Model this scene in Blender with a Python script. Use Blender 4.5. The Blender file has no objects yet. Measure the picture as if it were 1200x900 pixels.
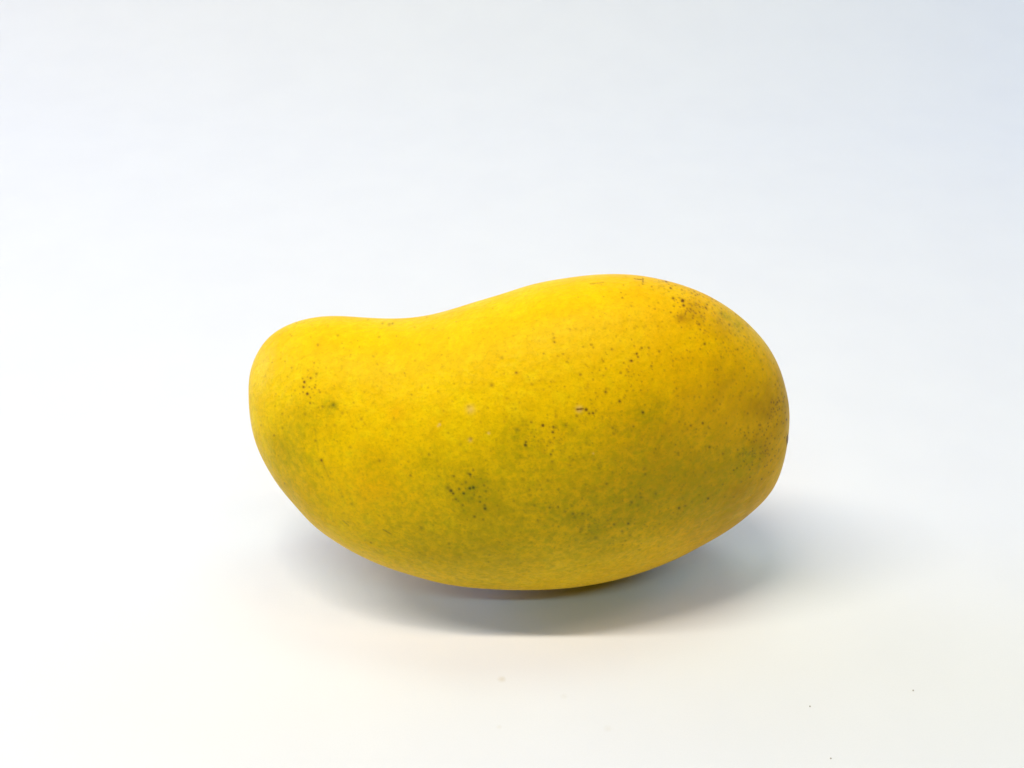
import bpy, bmesh, math, random
import numpy as np
from mathutils import Vector, Matrix

R = math.radians
scene = bpy.context.scene
C = scene.collection

# ------------------------------------------------------------------ camera
PITCH = R(33.0)                 # camera looks down on the sheet
DIST = 0.2734                   # metres from lens to the middle of the fruit
LENS, SENSOR = 40.0, 36.0
FRUIT_Z = 0.053495                # height of the fruit's middle plane on the view axis (set so the fruit touches the sheet)

cp, sp = math.cos(PITCH), math.sin(PITCH)
AX_R = Vector((1, 0, 0))
AX_U = Vector((0, sp, cp))      # up in the fruit's own broad plane
AX_N = Vector((0, -cp, sp))     # out of the broad face
ORIGIN = Vector((0, 0, FRUIT_Z))

cam_d = bpy.data.cameras.new('camera')
cam_d.lens = LENS
cam_d.sensor_width = SENSOR
cam_d.clip_start, cam_d.clip_end = 0.01, 50
cam = bpy.data.objects.new('camera', cam_d)
C.objects.link(cam)
cam.matrix_world = Matrix((
    (AX_R.x, AX_U.x, AX_N.x, 0), (AX_R.y, AX_U.y, AX_N.y, 0), (AX_R.z, AX_U.z, AX_N.z, 0), (0, 0, 0, 1)))
cam.location = ORIGIN + AX_N * DIST
scene.camera = cam

# ------------------------------------------------------------------ view + world
scene.view_settings.view_transform = 'Standard'
scene.view_settings.look = 'None'
scene.view_settings.gamma = 1
scene.view_settings.exposure = 0.02
scene.view_settings.use_curve_mapping = False

WORLD = (0.004, 0.004, 0.004)
w = bpy.data.worlds.new('World')
scene.world = w
w.use_nodes = True
bg = w.node_tree.nodes['Background']
bg.inputs[0].default_value = (*WORLD, 1)
bg.inputs[1].default_value = 1.0

# ------------------------------------------------------------------ lamps
# name, position, aim point, size x, size y, power per channel (W)
LAMPS = [
    ('ceiling_tube_left', (-0.5, -0.215, 1.2), (-0.5, -0.215, 0), 1.0, 0.045, (13.2, 12.4, 10.9)),
    ('ceiling_tube_right', (0.2, -0.215, 1.2), (0.2, -0.215, 0), 1.0, 0.045, (3.65, 2.7, 1.75)),
    ('fill_light_front', (0.0, -0.9, 1.2), (0, -0.9, 0), 1.2, 0.1, (3.0, 4.7, 5.3)),  # added fill in front, no tube known there
    ('fill_light_back', (0.2, 0.2, 1.2), (0.2, 0.7, 0.2), 0.5, 0.3, (1.9, 2.4, 2.0)),  # added fill aimed at the backdrop
    ('window_light_back_left', (-0.9, 0.9, 1.0), (0, 0, 0.03), 0.7, 0.6, (4.3, 4.2, 4.4)),
    ('window_light_left', (-1.5, 0.5, 0.4), (0, 0.1, 0.03), 0.8, 0.5, (3.4, 5.6, 15.2)),
    ('fill_light_right', (0.9, 0.45, 0.5), (0.1, 0.6, 0.2), 0.5, 0.5, (0.0, 0.65, 2.4)),  # added blue fill, cools the right of the backdrop
]
for nm, pos, aim, sx, sy, col in LAMPS:
    ld = bpy.data.lights.new(nm, 'AREA')
    ld.shape = 'RECTANGLE'
    ld.size, ld.size_y = sx, sy
    e = max(col)
    ld.energy = e
    ld.color = tuple(c / e for c in col) if e > 0 else (1, 1, 1)
    lo = bpy.data.objects.new(nm, ld)
    C.objects.link(lo)
    lo.location = pos
    lo.rotation_euler = (Vector(aim) - Vector(pos)).to_track_quat('-Z', 'Y').to_euler()

# ------------------------------------------------------------------ node helpers
def new_mat(name):
    m = bpy.data.materials.new(name)
    m.use_nodes = True
    nt = m.node_tree
    return m, nt, nt.nodes['Principled BSDF']

def node(nt, typ, **kw):
    n = nt.nodes.new(typ)
    for k, v in kw.items():
        if k in n.inputs.keys() if hasattr(n, 'inputs') else False:
            n.inputs[k].default_value = v
        else:
            setattr(n, k, v)
    return n

def noise(nt, vec, scale, detail=3, rough=0.5):
    n = nt.nodes.new('ShaderNodeTexNoise')
    n.inputs['Scale'].default_value = scale
    n.inputs['Detail'].default_value = detail
    n.inputs['Roughness'].default_value = rough
    nt.links.new(vec, n.inputs['Vector'])
    return n.outputs['Fac']

def math_n(nt, op, a, b=None, clamp=False):
    n = nt.nodes.new('ShaderNodeMath')
    n.operation = op
    n.use_clamp = clamp
    for i, x in enumerate((a, b)):
        if x is None:
            continue
        if isinstance(x, (int, float)):
            n.inputs[i].default_value = x
        else:
            nt.links.new(x, n.inputs[i])
    return n.outputs[0]

def remap(nt, x, a, b, c=0.0, d=1.0):
    n = nt.nodes.new('ShaderNodeMapRange')
    n.inputs['From Min'].default_value = a
    n.inputs['From Max'].default_value = b
    n.inputs['To Min'].default_value = c
    n.inputs['To Max'].default_value = d
    nt.links.new(x, n.inputs['Value'])
    return n.outputs[0]

def mix(nt, fac, a, b):
    n = nt.nodes.new('ShaderNodeMix')
    n.data_type = 'RGBA'
    for sock, x in ((n.inputs[0], fac), (n.inputs[6], a), (n.inputs[7], b)):
        if isinstance(x, (int, float)):
            sock.default_value = x
        elif isinstance(x, tuple):
            sock.default_value = (*x, 1)
        else:
            nt.links.new(x, sock)
    return n.outputs[2]

# ------------------------------------------------------------------ image plane <-> place
PX = DIST * SENSOR / LENS / 1200.0       # metres per photo pixel in the fruit's broad plane
def uv(px, py):
    return (px - 600) * PX, (450 - py) * PX

def on_sheet(px, py):
    """where the line of sight through a photo pixel meets the flat part of the sheet"""
    u, v = uv(px, py)
    p = ORIGIN + AX_R * u + AX_U * v
    d = p - cam.location
    t = -cam.location.z / d.z
    return cam.location + d * t

# ------------------------------------------------------------------ sheet of white paper, curving up behind
def build_backdrop():
    y0, rad, halfw = 0.30, 0.35, 1.1
    prof = [(-0.75, 0.0), (-0.4, 0.0), (-0.1, 0.0), (0.1, 0.0), (y0, 0.0)]
    for i in range(1, 25):
        a = R(86) * i / 24
        prof.append((y0 + rad * math.sin(a), rad * (1 - math.cos(a))))
    yl, zl = prof[-1]
    prof.append((yl + 0.6 * math.cos(R(86)), zl + 0.6 * math.sin(R(86))))
    xs = [-halfw + 2 * halfw * i / 20 for i in range(21)]
    bm = bmesh.new()
    rows = [[bm.verts.new((x, y, z)) for x in xs] for y, z in prof]
    for a, b in zip(rows[:-1], rows[1:]):
        for i in range(20):
            f = bm.faces.new((a[i], a[i + 1], b[i + 1], b[i]))
            f.smooth = True
    me = bpy.data.meshes.new('paper_backdrop')
    bm.to_mesh(me)
    bm.free()
    ob = bpy.data.objects.new('paper_backdrop', me)
    C.objects.link(ob)
    ob['kind'] = 'structure'
    ob['label'] = 'plain white sheet of paper under and behind the mango'
    m, nt, bs = new_mat('white_paper')
    tc = nt.nodes.new('ShaderNodeTexCoord').outputs['Object']
    f1 = noise(nt, tc, 900, 4, 0.6)
    f2 = noise(nt, tc, 35, 3, 0.5)
    col = mix(nt, remap(nt, f2, 0.35, 0.65), (0.80, 0.80, 0.80), (0.815, 0.815, 0.81))
    f3 = noise(nt, tc, 2600, 3, 0.7)
    col = mix(nt, remap(nt, f3, 0.40, 0.70, 0, 0.5), col, (0.775, 0.775, 0.77))
    # two faint stains soaked into the sheet
    for px, py, r, s in ((588, 796, 0.0009, 0.45), (712, 854, 0.0009, 0.16), (661, 816, 0.0008, 0.14), (585, 852, 0.0005, 0.2)):
        p = on_sheet(px, py)
        dn = nt.nodes.new('ShaderNodeVectorMath')
        dn.operation = 'DISTANCE'
        nt.links.new(tc, dn.inputs[0])
        dn.inputs[1].default_value = p
        dd = math_n(nt, 'ADD', dn.outputs['Value'], math_n(nt, 'MULTIPLY', f1, 0.0006))
        col = mix(nt, remap(nt, dd, r + 0.0006, r * 0.4 + 0.0002, 0, s), col, (0.62, 0.56, 0.44))
    nt.links.new(col, bs.inputs['Base Color'])
    bs.inputs['Roughness'].default_value = 0.75
    bs.inputs['Specular IOR Level'].default_value = 0.25
    bp = nt.nodes.new('ShaderNodeBump')
    bp.inputs['Strength'].default_value = 0.12
    bp.inputs['Distance'].default_value = 0.0002
    nt.links.new(f1, bp.inputs['Height'])
    nt.links.new(bp.outputs[0], bs.inputs['Normal'])
    me.materials.append(m)
    return ob

build_backdrop()

# ------------------------------------------------------------------ mango: outline of the broad face (photo pixels)
OUT = [
    (295.2, 462.5), (291.7, 440.0), (303.2, 421.4), (305.6, 407.5), (316.6, 396.8), (327.8, 387.8), (339.1, 381.0), (354.0, 376.8), (368.9, 373.3), (380.3, 371.5), (392.4, 371.3), (409.9, 372.1), (428.5, 373.6), (447.5, 374.5), (465.4, 375.1), (479.8, 374.2), (493.9, 373.0), (507.5, 370.6), (521.0, 367.1), (544.7, 360.4), (566.5, 352.9), (588.9, 347.2), (611.1, 339.3), (632.4, 334.2), (654.0, 331.1), (676.0, 328.6), (692.4, 327.0), (707.5, 327.1), (723.4, 328.1), (739.0, 328.3), (758.3, 333.6), (781.1, 338.1), (796.2, 344.1), (811.4, 350.1), (828.8, 359.0), (844.4, 367.9), (861.2, 380.9), (877.7, 395.8), (889.6, 410.4), (900.0, 427.4), (907.2, 444.4), (912.6, 461.4), (917.9, 475.7), (920.6, 489.9), (919.9, 504.0), (920.3, 519.9), (917.8, 536.2), (915.6, 558.2), (908.8, 580.4), (899.8, 591.9), (892.5, 601.6), (878.3, 614.3), (864.7, 627.4), (848.2, 637.7), (832.2, 647.7), (816.2, 657.7), (799.1, 666.3), (770.4, 678.0), (738.4, 688.1), (711.4, 693.8), (684.9, 697.9), (666.4, 699.4), (649.3, 700.3), (631.5, 700.5), (613.6, 699.9), (595.6, 699.1), (579.1, 697.4), (558.8, 695.3), (538.2, 692.1), (520.4, 688.7), (505.1, 684.1), (491.0, 680.8), (478.6, 674.9), (461.1, 670.6), (445.2, 664.2), (423.4, 653.1), (401.0, 641.8), (387.4, 630.0), (370.2, 620.2), (358.4, 605.5), (345.7, 591.2), (334.5, 578.7), (324.3, 566.2), (316.3, 549.0), (305.4, 533.0), (301.3, 517.0), (297.2, 500.3), (295.0, 481.3)]

def outline(n=6000, harm=26):
    p = np.array(OUT, float)
    seg = np.linalg.norm(np.roll(p, -1, 0) - p, axis=1)
    s = np.concatenate([[0], np.cumsum(seg)[:-1]]) / seg.sum() * 2 * np.pi
    # resample evenly, then keep the low harmonics: a smooth closed curve
    t = np.linspace(0, 2 * np.pi, 1440, endpoint=False)
    z = np.interp(t, np.append(s, 2 * np.pi), np.append(p[:, 0], p[0, 0])) + 1j * np.interp(t, np.append(s, 2 * np.pi), np.append(p[:, 1], p[0, 1]))
    f = np.fft.fft(z) / len(t)
    k = np.fft.fftfreq(len(t), 1 / len(t))
    f = f * np.exp(-(np.abs(k) / harm) ** 4)
    keep = np.abs(k) <= 2 * harm
    tt = np.linspace(0, 2 * np.pi, n, endpoint=False)
    return (f[keep][None] * np.exp(1j * tt[:, None] * k[keep][None])).sum(1)

ZC = outline()
NX, NA = 760, 820
THICK = 0.80

def slices():
    x, y = ZC.real, ZC.imag
    il, ir = int(np.argmin(x)), int(np.argmax(x))
    n = len(x)
    a = np.arange(il, il + ((ir - il) % n) + 1) % n
    b = np.arange(ir, ir + ((il - ir) % n) + 1) % n
    top, bot = (a, b) if y[a].mean() < y[b].mean() else (b, a)
    th = np.linspace(0, np.pi, NX)[1:-1]
    x0, x1 = x.min(), x.max()
    xs = (x0 + x1) / 2 - (x1 - x0) / 2 * np.cos(th)
    def br(idx):
        o = np.argsort(x[idx])
        return np.interp(xs, x[idx][o], y[idx][o])
    return x0, x1, y[il], y[ir], xs, br(top), br(bot)

X0, X1, YL, YR, XS, TOP, BOT = slices()

def lump(u, v, n):
    """slow swells of the flesh, metres"""
    s = 1000
    return (0.00035 * np.sin(u * s / 17 + 1.3) * np.cos(v * s / 14 + 0.4) + 0.00025 * np.sin(n * s / 13 + v * s / 21 + 2.0)
            + 0.0002 * np.sin(u * s / 9.0 - v * s / 11 + 0.7) * np.cos(n * s / 12))

def body_points():
    c = (TOP + BOT) / 2
    h = (BOT - TOP) / 2
    t = (XS - X0) / (X1 - X0)
    k = THICK * (1 - 0.05 * np.cos(2 * np.pi * t))
    b = h * k
    ang = np.linspace(0, 2 * np.pi, NA, endpoint=False)
    ca, sa = np.cos(ang), np.sin(ang)
    ex = 0.97
    ca = np.sign(ca) * np.abs(ca) ** ex
    sa = np.sign(sa) * np.abs(sa) ** ex
    px = np.repeat(XS[:, None], NA, 1)
    py = c[:, None] - h[:, None] * ca[None]
    # the fruit is a little twisted: its blunt end leans over towards the lens, its nose leans back
    lean = 0.08 + 0.42 * np.clip((t - 0.08) / 0.75, 0, 1) ** 1.2
    pn = b[:, None] * sa[None] - lean[:, None] * (py - c[:, None])
    return px, py, pn, sa[None] * np.ones_like(px) >= 0

# ------------------------------------------------------------------ marks on the peel (photo pixels on the face seen)
# x, y, radius, strength
SPECKS = [
 (576.7,451.3,3,.45),(622.7,450,2,.35),(686.7,453,2,.3),(685.6,479.6,2.4,.9),(689,484,2,.7),(674.7,487,1.7,.6),(650.7,487,2.2,.4),(622.3,494.4,1.7,.6),
 (635.7,498,2.1,1),(648,500,2,.8),(647.3,506,2.1,.8),(649,512.4,1.5,.6),(662.7,498,2.2,.55),(626,511,1.3,.7),(616.3,517.3,1.7,.8),(615.7,521,2.3,1.1),
 (552.3,513.3,2.2,.5),(630.7,516,1.8,.35),(644.7,518,2,.5),(641,522,1.6,.45),(647.3,528,1.6,.5),(645.3,532.4,1.9,.75),(647,540.7,2,.55),(620,534,1.8,.35),
 (606,503,2.6,.5),(594,466.7,2.4,.3),(608.7,471,1.8,.35),(604,478.7,1.8,.35),(550,476,2,.35),(564,494,1.8,.25),(591,493,2,.3),(608.7,542.7,1.6,.4),
 (550,555.3,2.1,.65),(554.7,550.7,1.7,.6),(667,536,2.2,.35),(696,538.7,2.2,.4),(638,527,1.8,.4),(697,501,1.6,.4),
 (756.7,332.4,1.8,.8),(770,336,2.2,.7),(769,333.5,1.8,.5),(775.3,343,1.8,.8),(778.7,354,2.2,.7),(789.3,356.7,2.6,1),(790.7,362,2.1,.8),(798.4,366,1.8,.6),(796,360,3,.22),
 (759.3,365.3,1.4,.5),(762.7,358.7,1.3,.4),(752.5,362,1.1,.45),(788.7,375.3,4,.35),(809.3,382.7,2.2,.6),(817.3,404.3,1.9,.7),(746.7,408.7,1.7,.65),(754.7,408.7,1.7,.6),
 (766.7,412.7,1.8,.55),(741.3,415.3,1.8,.8),(743,419,1.6,.7),(735.7,423.3,2,.85),(783,423.3,1.5,.5),(758.7,429.3,1.7,.6),(713,410,1.8,.5),(843,383,2,.6),(833,371,2,.5),
 (854.7,390,2,.4),(861,408,2,.35),(866,398,1.8,.35),(883,422,1.8,.35),(724,470,2,.8),(751.5,483,2.2,.9),(823,495.6,1.9,.8),(802,496.7,1.6,.5),(707.5,459,2,.7),(708,455,1.5,.4),
 (374,404,1.8,.4),(371.3,437.3,2.2,.45),(364.4,442,2,.6),(356.7,446.7,2.2,.8),(355.7,452.7,2,.75),(360,460.7,2.2,.9),(355,458.7,1.6,.5),(370,450,1.3,.5),(365.3,455,1.4,.5),
 (374,456,1.3,.45),(363,471.7,1.9,.6),(378,476,2.4,.45),(390.7,474,2.8,.6),(386,476,2,.4),(401.3,483.3,2.6,.35),(424,490.7,2.4,.4),(356.7,485.3,2.2,.4),(330,485,2,.4),
 (330,502,2,.4),(476,437,1.4,.4),(334.4,422.7,1.4,.35),(342,430,1.5,.35),(392,498,2.4,.3),(368,517,2,.4),
 (532,558,1.8,.7),(551,556,2.2,.9),(548,555,1.6,.5),(551.5,559,1.5,.6),(554.7,551.3,1.5,.6),(546,565.3,2.2,.6),(538,573.3,2.1,.75),(528.3,575.3,2.7,.95),(531,578.7,2,.9),
 (550.7,572.7,2.2,1.1),(554.7,571.6,2.4,1.1),(543.3,578.7,2.1,1),(534,585.6,1.8,.75),(537,588,1.5,.5),(542,592.7,1.8,.75),(567.3,569,1.7,.75),(569.3,576,1.9,.65),(562,582.7,2,.6),
 (562.4,588.7,1.8,.85),(568.3,596.7,2.5,.95),(568,592.7,2,.7),(552.7,584.7,2.2,.5),(556,606.4,2,.75),(566,610,1.9,.55),(525,572,3,.5),(560,571,1.4,.4),(575,574,1.3,.35),
 (620.7,574.4,1.6,.55),(634.7,574,1.6,.5),(654.7,574,1.6,.5),(644.7,596,2.4,.6),(654.7,595.3,2,.65),(626.7,593,1.8,.45),(630.7,612,2.2,.45),(642,563,1.8,.4),(503,532.7,2,.5),
 (512.7,540,2.4,.35),(525,639,2,.45),(712,567.7,2.4,.6),(663,601,2.2,.55),(672.7,604,3,.6),(674.5,608,2.2,.5),(684,604,2.4,.6),(670.7,594,2,.45),(689,594,2.2,.35),(743,591,2.4,.65),
 (741,594,1.8,.5),(750.7,594.7,2.2,.45),(754,585,2.2,.6),(772,581,2.2,.55),(762.7,589,2.2,.35),(722.7,618,2.2,.65),(740,617.3,2.2,.85),(733,627,2.2,.55),(742.7,632,2.2,.4),
 (683,623,2.4,.45),(692,620,2.4,.45),(703,624,2,.4),(701,634.7,2.6,.4),(696,628,2,.4),(758,556.7,2,.6),(757,550,3,.4),(702.7,548.7,1.8,.5),(718.7,554,1.6,.45),(742,567,1.6,.4),(778.7,618,2.2,.4),
 (752.7,580,1.8,.5),(693.5,483.8,1.9,.8),(697,481,1.6,.5),(741.3,499.5,1.8,.65),(716.8,501,1.8,.6),(795,494,1.6,.55),(809,498.5,2,.6),(816,503,1.4,.5),(833.5,524.7,2,.7),
 (769,526.5,1.5,.6),(796,531.7,2.2,.4),(850,533,2,.55),(874.4,510.7,1.8,.6),(890.7,498,2,.6),(836.6,587,2,.85),(801.5,598.7,2.1,.85),(809,596,1.8,.6),(817,591,1.6,.4),(853,570,1.5,.55),
 (740,617.5,1.8,.5),(719,508,2.2,.4),(320,510.7,1.8,.5),(375.6,540,2.2,.8),(369,516.7,2,.5),(444.4,540,2.2,.5),(410,524,2.4,.35),(481,557.3,2,.6),(503,532,1.8,.5),(433,636,1.7,.5),
 (493,619.6,2.4,.45),(525.5,639,2,.5),(411,591,2.4,.3),(332,566.7,1.5,.5),(572,663,1.4,.4),(573,654,1.5,.45),(690,671,1.5,.5),(611,665,1.5,.3),(462.7,380,2,.5),(459,381,3,.35),
 (451,380,2.2,.35),(398,393,2,.3),(374,403.5,2,.4),(447,395,2.4,.3),(733,436,1.5,.5),(648,402,1.8,.6),(636,415,1.3,.6),(605,437,1.8,.7),(588,420,2,.35),(678,439,1.7,.6),
 (700,434,1.4,.45),(724,437,1.7,.55),(692,408,1.5,.4),(664,425,1.3,.35),(716,448,1.2,.4),(730,440,1.4,.4),
]
STROKES = [   # little scratches: x0, y0, x1, y1, radius, strength
 (735.5,332.2,745,333.4,1.0,.6),(744.6,332,744.8,336,1.2,.6),(687,337,702,335.5,1.0,.4),(375.6,540,383.5,559,1.3,.24),(447.8,621,456.7,626,1.1,.5),(400,610,406.7,615.6,1.2,.35),(675,479.4,682,478.6,1.3,.8),
 (368,503,372,530,1.2,.18),
]
CLUSTERS = [
 (803,364,11,12,60,.5),(828,382,18,14,44,.42),(858,405,20,20,30,.4),(912,455,5,20,26,.5),(905,520,10,20,30,.45),(770,338,18,7,18,.45),  # where small dots crowd: x, y, sx, sy, count, strength
 (910,475,6,16,34,.6),(884,535,14,10,40,.55),(880,512,12,10,14,.5),(552,574,16,16,22,.45),(640,515,26,22,45,.35),(730,430,45,30,60,.4),(700,500,60,28,70,.33),
 (775,345,24,12,14,.4),(690,610,40,20,55,.38),(640,580,40,30,40,.3),(760,590,45,30,45,.35),(830,560,35,30,35,.35),(820,490,50,35,55,.35),(400,490,40,22,30,.28),(360,455,10,12,10,.45),
 (600,620,90,28,40,.28),(450,570,50,40,28,.25),(860,420,25,30,25,.3),(600,485,45,22,20,.25),
]
GREEN_AND_SHADE = [(860,600,60,.2),(770,590,70,.14),(555,578,22,.6),(612,528,26,.30),(600,505,22,.2),(672,604,16,.4),(640,596,14,.3),(700,628,18,.32),(735,600,26,.2),(720,520,40,.16),(385,476,10,.4),(391,474,5,.4),
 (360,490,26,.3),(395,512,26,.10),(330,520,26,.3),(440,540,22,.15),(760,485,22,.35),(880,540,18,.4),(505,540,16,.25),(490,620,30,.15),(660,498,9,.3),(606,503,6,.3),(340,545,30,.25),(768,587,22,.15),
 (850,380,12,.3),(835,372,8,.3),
 (705,600,75,.28),(770,580,75,.26),(600,590,70,.2),(540,610,80,.16),(460,630,70,.16),(720,540,60,.12),(840,560,60,.28),(590,660,90,.15),(500,620,110,.14),(350,570,50,.25),(620,640,120,.12)]  # broad low patches: olive flush plus painted shade of the lower half
ORANGE_AND_SHADE = [(775,555,80,.42),(880,600,48,.34),(700,590,70,.16),(760,390,120,.26),(860,430,80,.14),(447,563,30,.3),(425,572,20,.18),(465,483,9,.4),(788.7,375.3,7,.7),(797,377,4.5,.5),(806,368,18,.6),(818,352,14,.3),(830,385,16,.35),(760,345,40,.18),(860,450,60,.35),(902,480,42,.85),(825,450,60,.14),(880,590,50,.5),(780,520,70,.3),
 (470,398,12,.2),(376,402,12,.3),(740,350,12,.2),(330,400,20,.2),(706,573,4,.5),(850,605,70,.6),(620,600,40,.1),(900,530,34,.6),(910,430,30,.4),(350,580,30,.2)]  # wide lower-right patches also paint in shade on that side
PALE = [(677.5,479,3.6,.9),(552,479,5,.45),(551.5,515,2.5,.5),(516,497,1.4,1.0),(573,507,1.5,.7),(514,499,1.1,.7),(695,531,1.2,.6)]

def face_xy(x, y):
    """photo pixel of a mark -> where it sits in the fruit's own broad plane (the face bulges towards the lens)"""
    x1, y1 = x, y
    for _ in range(6):
        t = float(np.clip(np.interp(x1, XS, TOP), 0, 900)), float(np.interp(x1, XS, BOT))
        h = max((t[1] - t[0]) / 2, 1.0)
        q = (y1 - (t[0] + t[1]) / 2) / h
        nn = THICK * h * math.sqrt(max(0.0, 1 - q * q)) * PX
        f = 1 - nn / DIST
        x1, y1 = 600 + (x - 600) * f, 450 + (y - 450) * f
    return x1, y1

def paint(px, py, front):
    """three masks per vertex: green flush plus painted shade, dark speck, russet plus painted shade; and one for pale scars"""
    P = np.zeros((4,) + px.shape)
    rng = np.random.default_rng(11)
    def blob(ch, x, y, r, s, soft, side):
        if side:
            x, y = face_xy(x, y)
            r = r * 0.93
        m = 3.0 * r if soft else 2.2 * r
        i0, i1 = np.searchsorted(px[:, 0], (x - m, x + m))
        if i1 <= i0:
            return
        sl = slice(i0, i1)
        d2 = (px[sl] - x) ** 2 + (py[sl] - y) ** 2
        g = np.exp(-d2 / (r * r) * (1.0 if soft else 1.3)) * s
        g = np.where(front[sl] == side, g, 0)
        P[ch, sl] = np.maximum(P[ch, sl], g) if ch == 1 else P[ch, sl] + g * (1 - P[ch, sl])
    for x, y, r, s in GREEN_AND_SHADE: blob(0, x, y, r, s, True, True)
    for x, y, r, s in ORANGE_AND_SHADE: blob(2, x, y, r, s, True, True)
    for x, y, r, s in PALE: blob(3, x, y, r, s, False, True)
    for x, y, r, s in SPECKS: blob(1, x, y, r * 0.92, s, False, True)
    for x0, y0, x1, y1, r, s in STROKES:
        n = max(4, int(math.hypot(x1 - x0, y1 - y0) / 0.8))
        for i in range(n + 1):
            f = i / n
            blob(1, x0 + (x1 - x0) * f, y0 + (y1 - y0) * f, r * (0.8 + 0.4 * rng.random()), s * (0.7 + 0.5 * rng.random()), False, True)
    for x, y, sx, sy, n, s in CLUSTERS:
        for _ in range(int(n * 1.7)):
            blob(1, x + sx * rng.normal(), y + sy * rng.normal(), 0.75 + 0.75 * rng.random(), s * (0.45 + 0.95 * rng.random()), False, True)
    # pores all over, both faces
    for side, n in ((True, 900), (False, 1200)):
        for _ in range(n):
            x = rng.uniform(X0 + 6, X1 - 6)
            y = rng.uniform(335, 690)
            blob(1, x, y, 0.8 + 0.8 * rng.random(), 0.12 + 0.26 * rng.random() ** 2, False, side)
    # the hidden face carries its own flushes
    for _ in range(26):
        blob(0 if rng.random() < .5 else 2, rng.uniform(320, 900), rng.uniform(380, 650), rng.uniform(12, 45), rng.uniform(.15, .5), True, False)
    return np.clip(P, 0, 1.2)

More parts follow.
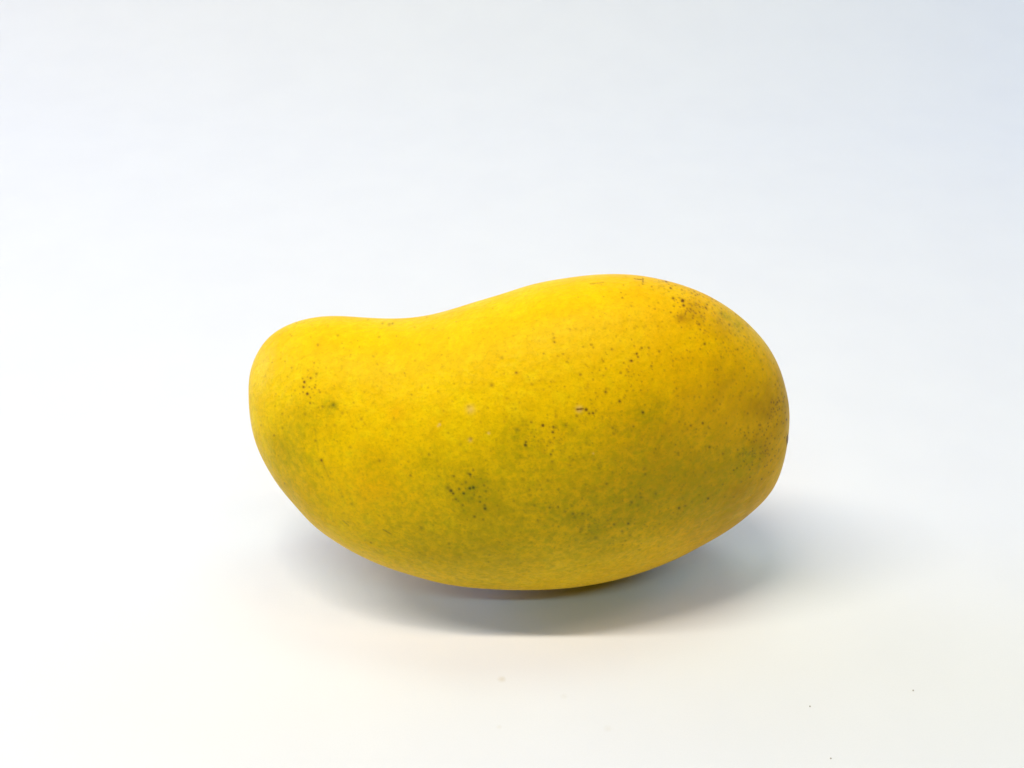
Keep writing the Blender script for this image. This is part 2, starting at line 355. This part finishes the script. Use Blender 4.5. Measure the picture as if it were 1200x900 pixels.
def build_mango():
    px, py, pn, front = body_points()
    masks = paint(px, py, front)
    u = (px - 600) * PX
    v = (450 - py) * PX
    n = pn * PX
    # push along the local outward direction for the slow swells (kept off the rim so the outline holds)
    c = ((TOP + BOT) / 2)[:, None]
    dv = (450 - py) * PX - (450 - c) * PX
    L = lump(u, v, n) * np.minimum(1, np.abs(n) / 0.012)
    rr = np.sqrt(dv ** 2 + n ** 2) + 1e-9
    v = v + L * dv / rr
    n = n + L * n / rr
    nx, na = px.shape
    co = np.stack([u, v, n], -1).reshape(-1, 3)
    co = np.concatenate([co, [[(X0 - 600) * PX, (450 - YL) * PX, 0], [(X1 - 600) * PX, (450 - YR) * PX, 0]]])
    i = np.arange(nx - 1)[:, None] * na
    j = np.arange(na)[None]
    j2 = (j + 1) % na
    quads = np.stack([i + j, i + j2, i + na + j2, i + na + j], -1).reshape(-1, 4)
    pl, pr = nx * na, nx * na + 1
    jj = np.arange(na)
    tl = np.stack([np.full(na, pl), (jj + 1) % na, jj], -1)
    tr = np.stack([np.full(na, pr), (nx - 1) * na + jj, (nx - 1) * na + (jj + 1) % na], -1)
    loops = np.concatenate([quads.ravel(), tl.ravel(), tr.ravel()]).astype(np.int32)
    tot = np.concatenate([np.full(len(quads), 4), np.full(2 * na, 3)]).astype(np.int32)
    start = np.concatenate([[0], np.cumsum(tot)[:-1]]).astype(np.int32)
    me = bpy.data.meshes.new('mango')
    me.vertices.add(len(co))
    M = np.array([[AX_R.x, AX_U.x, AX_N.x], [AX_R.y, AX_U.y, AX_N.y], [AX_R.z, AX_U.z, AX_N.z]])
    W = co @ M.T
    low = W[:, 2].min()
    k = W[:, 2].argmin()
    base = np.array([W[k, 0], W[k, 1], low])          # touches the sheet here
    W = W - base
    me.vertices.foreach_set('co', W.astype(np.float32).ravel())
    me.loops.add(len(loops))
    me.loops.foreach_set('vertex_index', loops)
    me.polygons.add(len(tot))
    me.polygons.foreach_set('loop_start', start)
    me.polygons.foreach_set('loop_total', tot)
    me.polygons.foreach_set('use_smooth', np.ones(len(tot), bool))
    me.update()
    me.validate()
    at = me.attributes.new('peel_marks', 'FLOAT_COLOR', 'POINT')
    rgba = np.zeros((len(co), 4), np.float32)
    rgba[:nx * na] = masks.reshape(4, -1).T
    at.data.foreach_set('color', rgba.ravel())
    print('fruit lowest point below its middle plane (m):', -low, 'FRUIT_Z', FRUIT_Z)
    ob = bpy.data.objects.new('mango', me)
    C.objects.link(ob)
    ob.location = Vector((base[0], base[1], 0.0))
    ob['label'] = 'ripe yellow mango with green flush and dark specks lying on white paper'
    ob['category'] = 'mango'
    # peel
    m, nt, bs = new_mat('mango_peel')
    tc = nt.nodes.new('ShaderNodeTexCoord').outputs['Object']
    an = nt.nodes.new('ShaderNodeAttribute')
    an.attribute_name = 'peel_marks'
    sep = nt.nodes.new('ShaderNodeSeparateColor')
    nt.links.new(an.outputs['Color'], sep.inputs[0])
    green, speck, russet_and_shade, pale = sep.outputs[0], sep.outputs[1], sep.outputs[2], an.outputs['Alpha']
    n_big = noise(nt, tc, 60, 4, 0.6)
    n_mid = noise(nt, tc, 190, 4, 0.6)
    n_fine = noise(nt, tc, 750, 3, 0.6)
    n_pore = noise(nt, tc, 1900, 2, 0.5)
    n_pale = noise(nt, tc, 320, 4, 0.65)
    col = mix(nt, remap(nt, n_big, 0.32, 0.68), (0.93, 0.575, 0.0004), (0.955, 0.645, 0.0006))
    col = mix(nt, remap(nt, n_mid, 0.38, 0.66, 0, 0.75), col, (0.88, 0.53, 0.0003))
    col = mix(nt, remap(nt, n_pale, 0.50, 0.72, 0, 0.65), col, (0.96, 0.71, 0.004))
    n_wide = noise(nt, tc, 24, 3, 0.5)
    col = mix(nt, remap(nt, n_wide, 0.50, 0.72, 0, 0.55), col, (0.84, 0.46, 0.0004))
    # russet / deeper orange areas and painted lower-right shade, broken up by the grain
    rf = math_n(nt, 'MULTIPLY', russet_and_shade, remap(nt, n_mid, 0.3, 0.65, 0.7, 1.15), True)
    col = mix(nt, math_n(nt, 'MULTIPLY', rf, 2.2, True), col, (0.92, 0.50, 0.0004))
    col = mix(nt, remap(nt, rf, 0.42, 1.0), col, (0.50, 0.255, 0.0006))
    # duller ochre: less ripe peel, plus shade painted over the lower half
    dull_shading = math_n(nt, 'MULTIPLY', math_n(nt, 'MULTIPLY', green, 1.25), remap(nt, n_big, 0.35, 0.65, 0.6, 1.3), True)
    dull_shading = math_n(nt, 'MULTIPLY', dull_shading, remap(nt, n_pale, 0.35, 0.65, 0.75, 1.2), True)
    col = mix(nt, dull_shading, col, (0.54, 0.335, 0.0005))
    # olive flush plus painted lower-half shade, mottled
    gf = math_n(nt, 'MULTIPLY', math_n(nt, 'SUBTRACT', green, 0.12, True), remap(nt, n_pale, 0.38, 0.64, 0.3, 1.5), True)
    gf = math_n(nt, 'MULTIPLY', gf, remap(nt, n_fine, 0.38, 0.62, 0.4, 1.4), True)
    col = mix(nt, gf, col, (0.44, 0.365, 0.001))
    # fine greenish-brown grain, denser over the flush and the painted shade
    dense = math_n(nt, 'ADD', math_n(nt, 'MULTIPLY', green, 1.3), 0.68)
    col = mix(nt, math_n(nt, 'MULTIPLY', remap(nt, n_fine, 0.40, 0.76, 0, 0.46), dense, True), col, (0.42, 0.285, 0.001))
    col = mix(nt, math_n(nt, 'MULTIPLY', remap(nt, n_pore, 0.52, 0.74, 0, 0.34), dense, True), col, (0.40, 0.255, 0.001))
    # scars and specks
    col = mix(nt, math_n(nt, 'MULTIPLY', pale, 0.8, True), col, (0.80, 0.52, 0.20))
    dark = mix(nt, math_n(nt, 'MULTIPLY', green, 1.3, True), (0.07, 0.026, 0.005), (0.045, 0.05, 0.006))
    freck = mix(nt, math_n(nt, 'MULTIPLY', green, 1.3, True), (0.30, 0.135, 0.008), (0.20, 0.19, 0.008))
    col = mix(nt, math_n(nt, 'MULTIPLY', speck, 1.5, True), col, freck)
    col = mix(nt, remap(nt, speck, 0.40, 1.05, 0, 0.85), col, dark)
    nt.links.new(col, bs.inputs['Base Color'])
    rg = remap(nt, n_mid, 0.3, 0.7, 0.42, 0.52)
    nt.links.new(rg, bs.inputs['Roughness'])
    bs.inputs['IOR'].default_value = 1.40
    bs.inputs['Specular IOR Level'].default_value = 0.09
    bs.inputs['Sheen Weight'].default_value = 0.04
    bs.inputs['Sheen Roughness'].default_value = 0.35
    # relief: peel pores and soft dimples
    b1 = nt.nodes.new('ShaderNodeBump')
    b1.inputs['Strength'].default_value = 0.35
    b1.inputs['Distance'].default_value = 0.0013
    nt.links.new(n_mid, b1.inputs['Height'])
    b2 = nt.nodes.new('ShaderNodeBump')
    b2.inputs['Strength'].default_value = 0.5
    b2.inputs['Distance'].default_value = 0.00018
    nt.links.new(math_n(nt, 'SUBTRACT', n_fine, math_n(nt, 'MULTIPLY', speck, 0.6)), b2.inputs['Height'])
    nt.links.new(b1.outputs[0], b2.inputs['Normal'])
    nt.links.new(b2.outputs[0], bs.inputs['Normal'])
    me.materials.append(m)
    return ob, base

mango, BASE = build_mango()

# ------------------------------------------------------------------ stem scar on the blunt end, seen edge-on
def build_scar(parent):
    bm = bmesh.new()
    rings = [(0.0, 0.02), (0.0011, 0.0), (0.0018, 0.05), (0.0026, 0.10), (0.0035, 0.03), (0.0046, -0.30)]
    seg = 28
    rnd = random.Random(4)
    wob = [1 + 0.10 * rnd.uniform(-1, 1) for _ in range(seg)]
    prev = None
    ctr = bm.verts.new((0, 0, rings[0][1] * 0.001))
    for r, z in rings[1:]:
        cur = [bm.verts.new((r * wob[k] * math.cos(2 * math.pi * k / seg), r * 1.35 * wob[k] * math.sin(2 * math.pi * k / seg),
                             z * 0.001 + rnd.uniform(-.00004, .00004))) for k in range(seg)]
        for k in range(seg):
            k2 = (k + 1) % seg
            if prev is None:
                bm.faces.new((ctr, cur[k], cur[k2]))
            else:
                bm.faces.new((prev[k], cur[k], cur[k2], prev[k2]))
        prev = cur
    for f in bm.faces:
        f.smooth = True
    me = bpy.data.meshes.new('stem_scar')
    bm.to_mesh(me)
    bm.free()
    ob = bpy.data.objects.new('stem_scar', me)
    C.objects.link(ob)
    ob.parent = parent
    ob['label'] = 'dry brown stem scar'
    m, nt, bs = new_mat('dry_scar')
    tc = nt.nodes.new('ShaderNodeTexCoord').outputs['Object']
    nt.links.new(mix(nt, noise(nt, tc, 1500, 4, 0.6), (0.24, 0.125, 0.04), (0.42, 0.25, 0.08)), bs.inputs['Base Color'])
    bs.inputs['Roughness'].default_value = 0.85
    me.materials.append(m)
    # on the blunt end, where the peel just turns out of sight
    vs = np.empty(len(parent.data.vertices) * 3, np.float32)
    parent.data.vertices.foreach_get('co', vs)
    vs = vs.reshape(-1, 3)
    rel = vs + np.array(parent.location) - np.array(cam.location)
    k = int((rel @ np.array(AX_R) / -(rel @ np.array(AX_N))).argmax())
    nrm = parent.data.vertices[k].normal
    ob.location = Vector(vs[k]) - AX_U * 0.0012 - AX_N * 0.0014 - nrm * 0.00005
    ob.rotation_euler = nrm.to_track_quat('Z', 'Y').to_euler()
    return ob

build_scar(mango)

# ------------------------------------------------------------------ crumbs on the sheet
def crumb(px, py, size, label, seed):
    rnd = random.Random(seed)
    bm = bmesh.new()
    bmesh.ops.create_icosphere(bm, subdivisions=2, radius=size * 0.7)
    for v in bm.verts:
        v.co *= 1 + rnd.uniform(-.25, .25)
        v.co.z *= 0.6
    me = bpy.data.meshes.new('crumb')
    bm.to_mesh(me)
    bm.free()
    ob = bpy.data.objects.new('crumb', me)
    C.objects.link(ob)
    p = on_sheet(px, py)
    ob.location = (p.x, p.y, -min(v.co.z for v in me.vertices))
    ob['label'] = label
    ob['category'] = 'crumb'
    ob['group'] = 'crumbs on the white paper'
    me.materials.append(crumb_mat)

crumb_mat, _nt, _bs = new_mat('crumb_brown')
_tc = _nt.nodes.new('ShaderNodeTexCoord').outputs['Object']
_nt.links.new(mix(_nt, noise(_nt, _tc, 3000, 3, 0.6), (0.34, 0.30, 0.25), (0.50, 0.45, 0.38)), _bs.inputs['Base Color'])
_bs.inputs['Roughness'].default_value = 0.9
crumb(949, 828, 0.00026, 'tiny brown crumb on the paper, nearest below the right end of the mango', 1)
crumb(1070, 809.5, 0.00028, 'tiny brown crumb farthest right on the white paper', 2)
crumb(973.5, 889, 0.00026, 'tiny brown crumb at the bottom edge of the paper', 3)
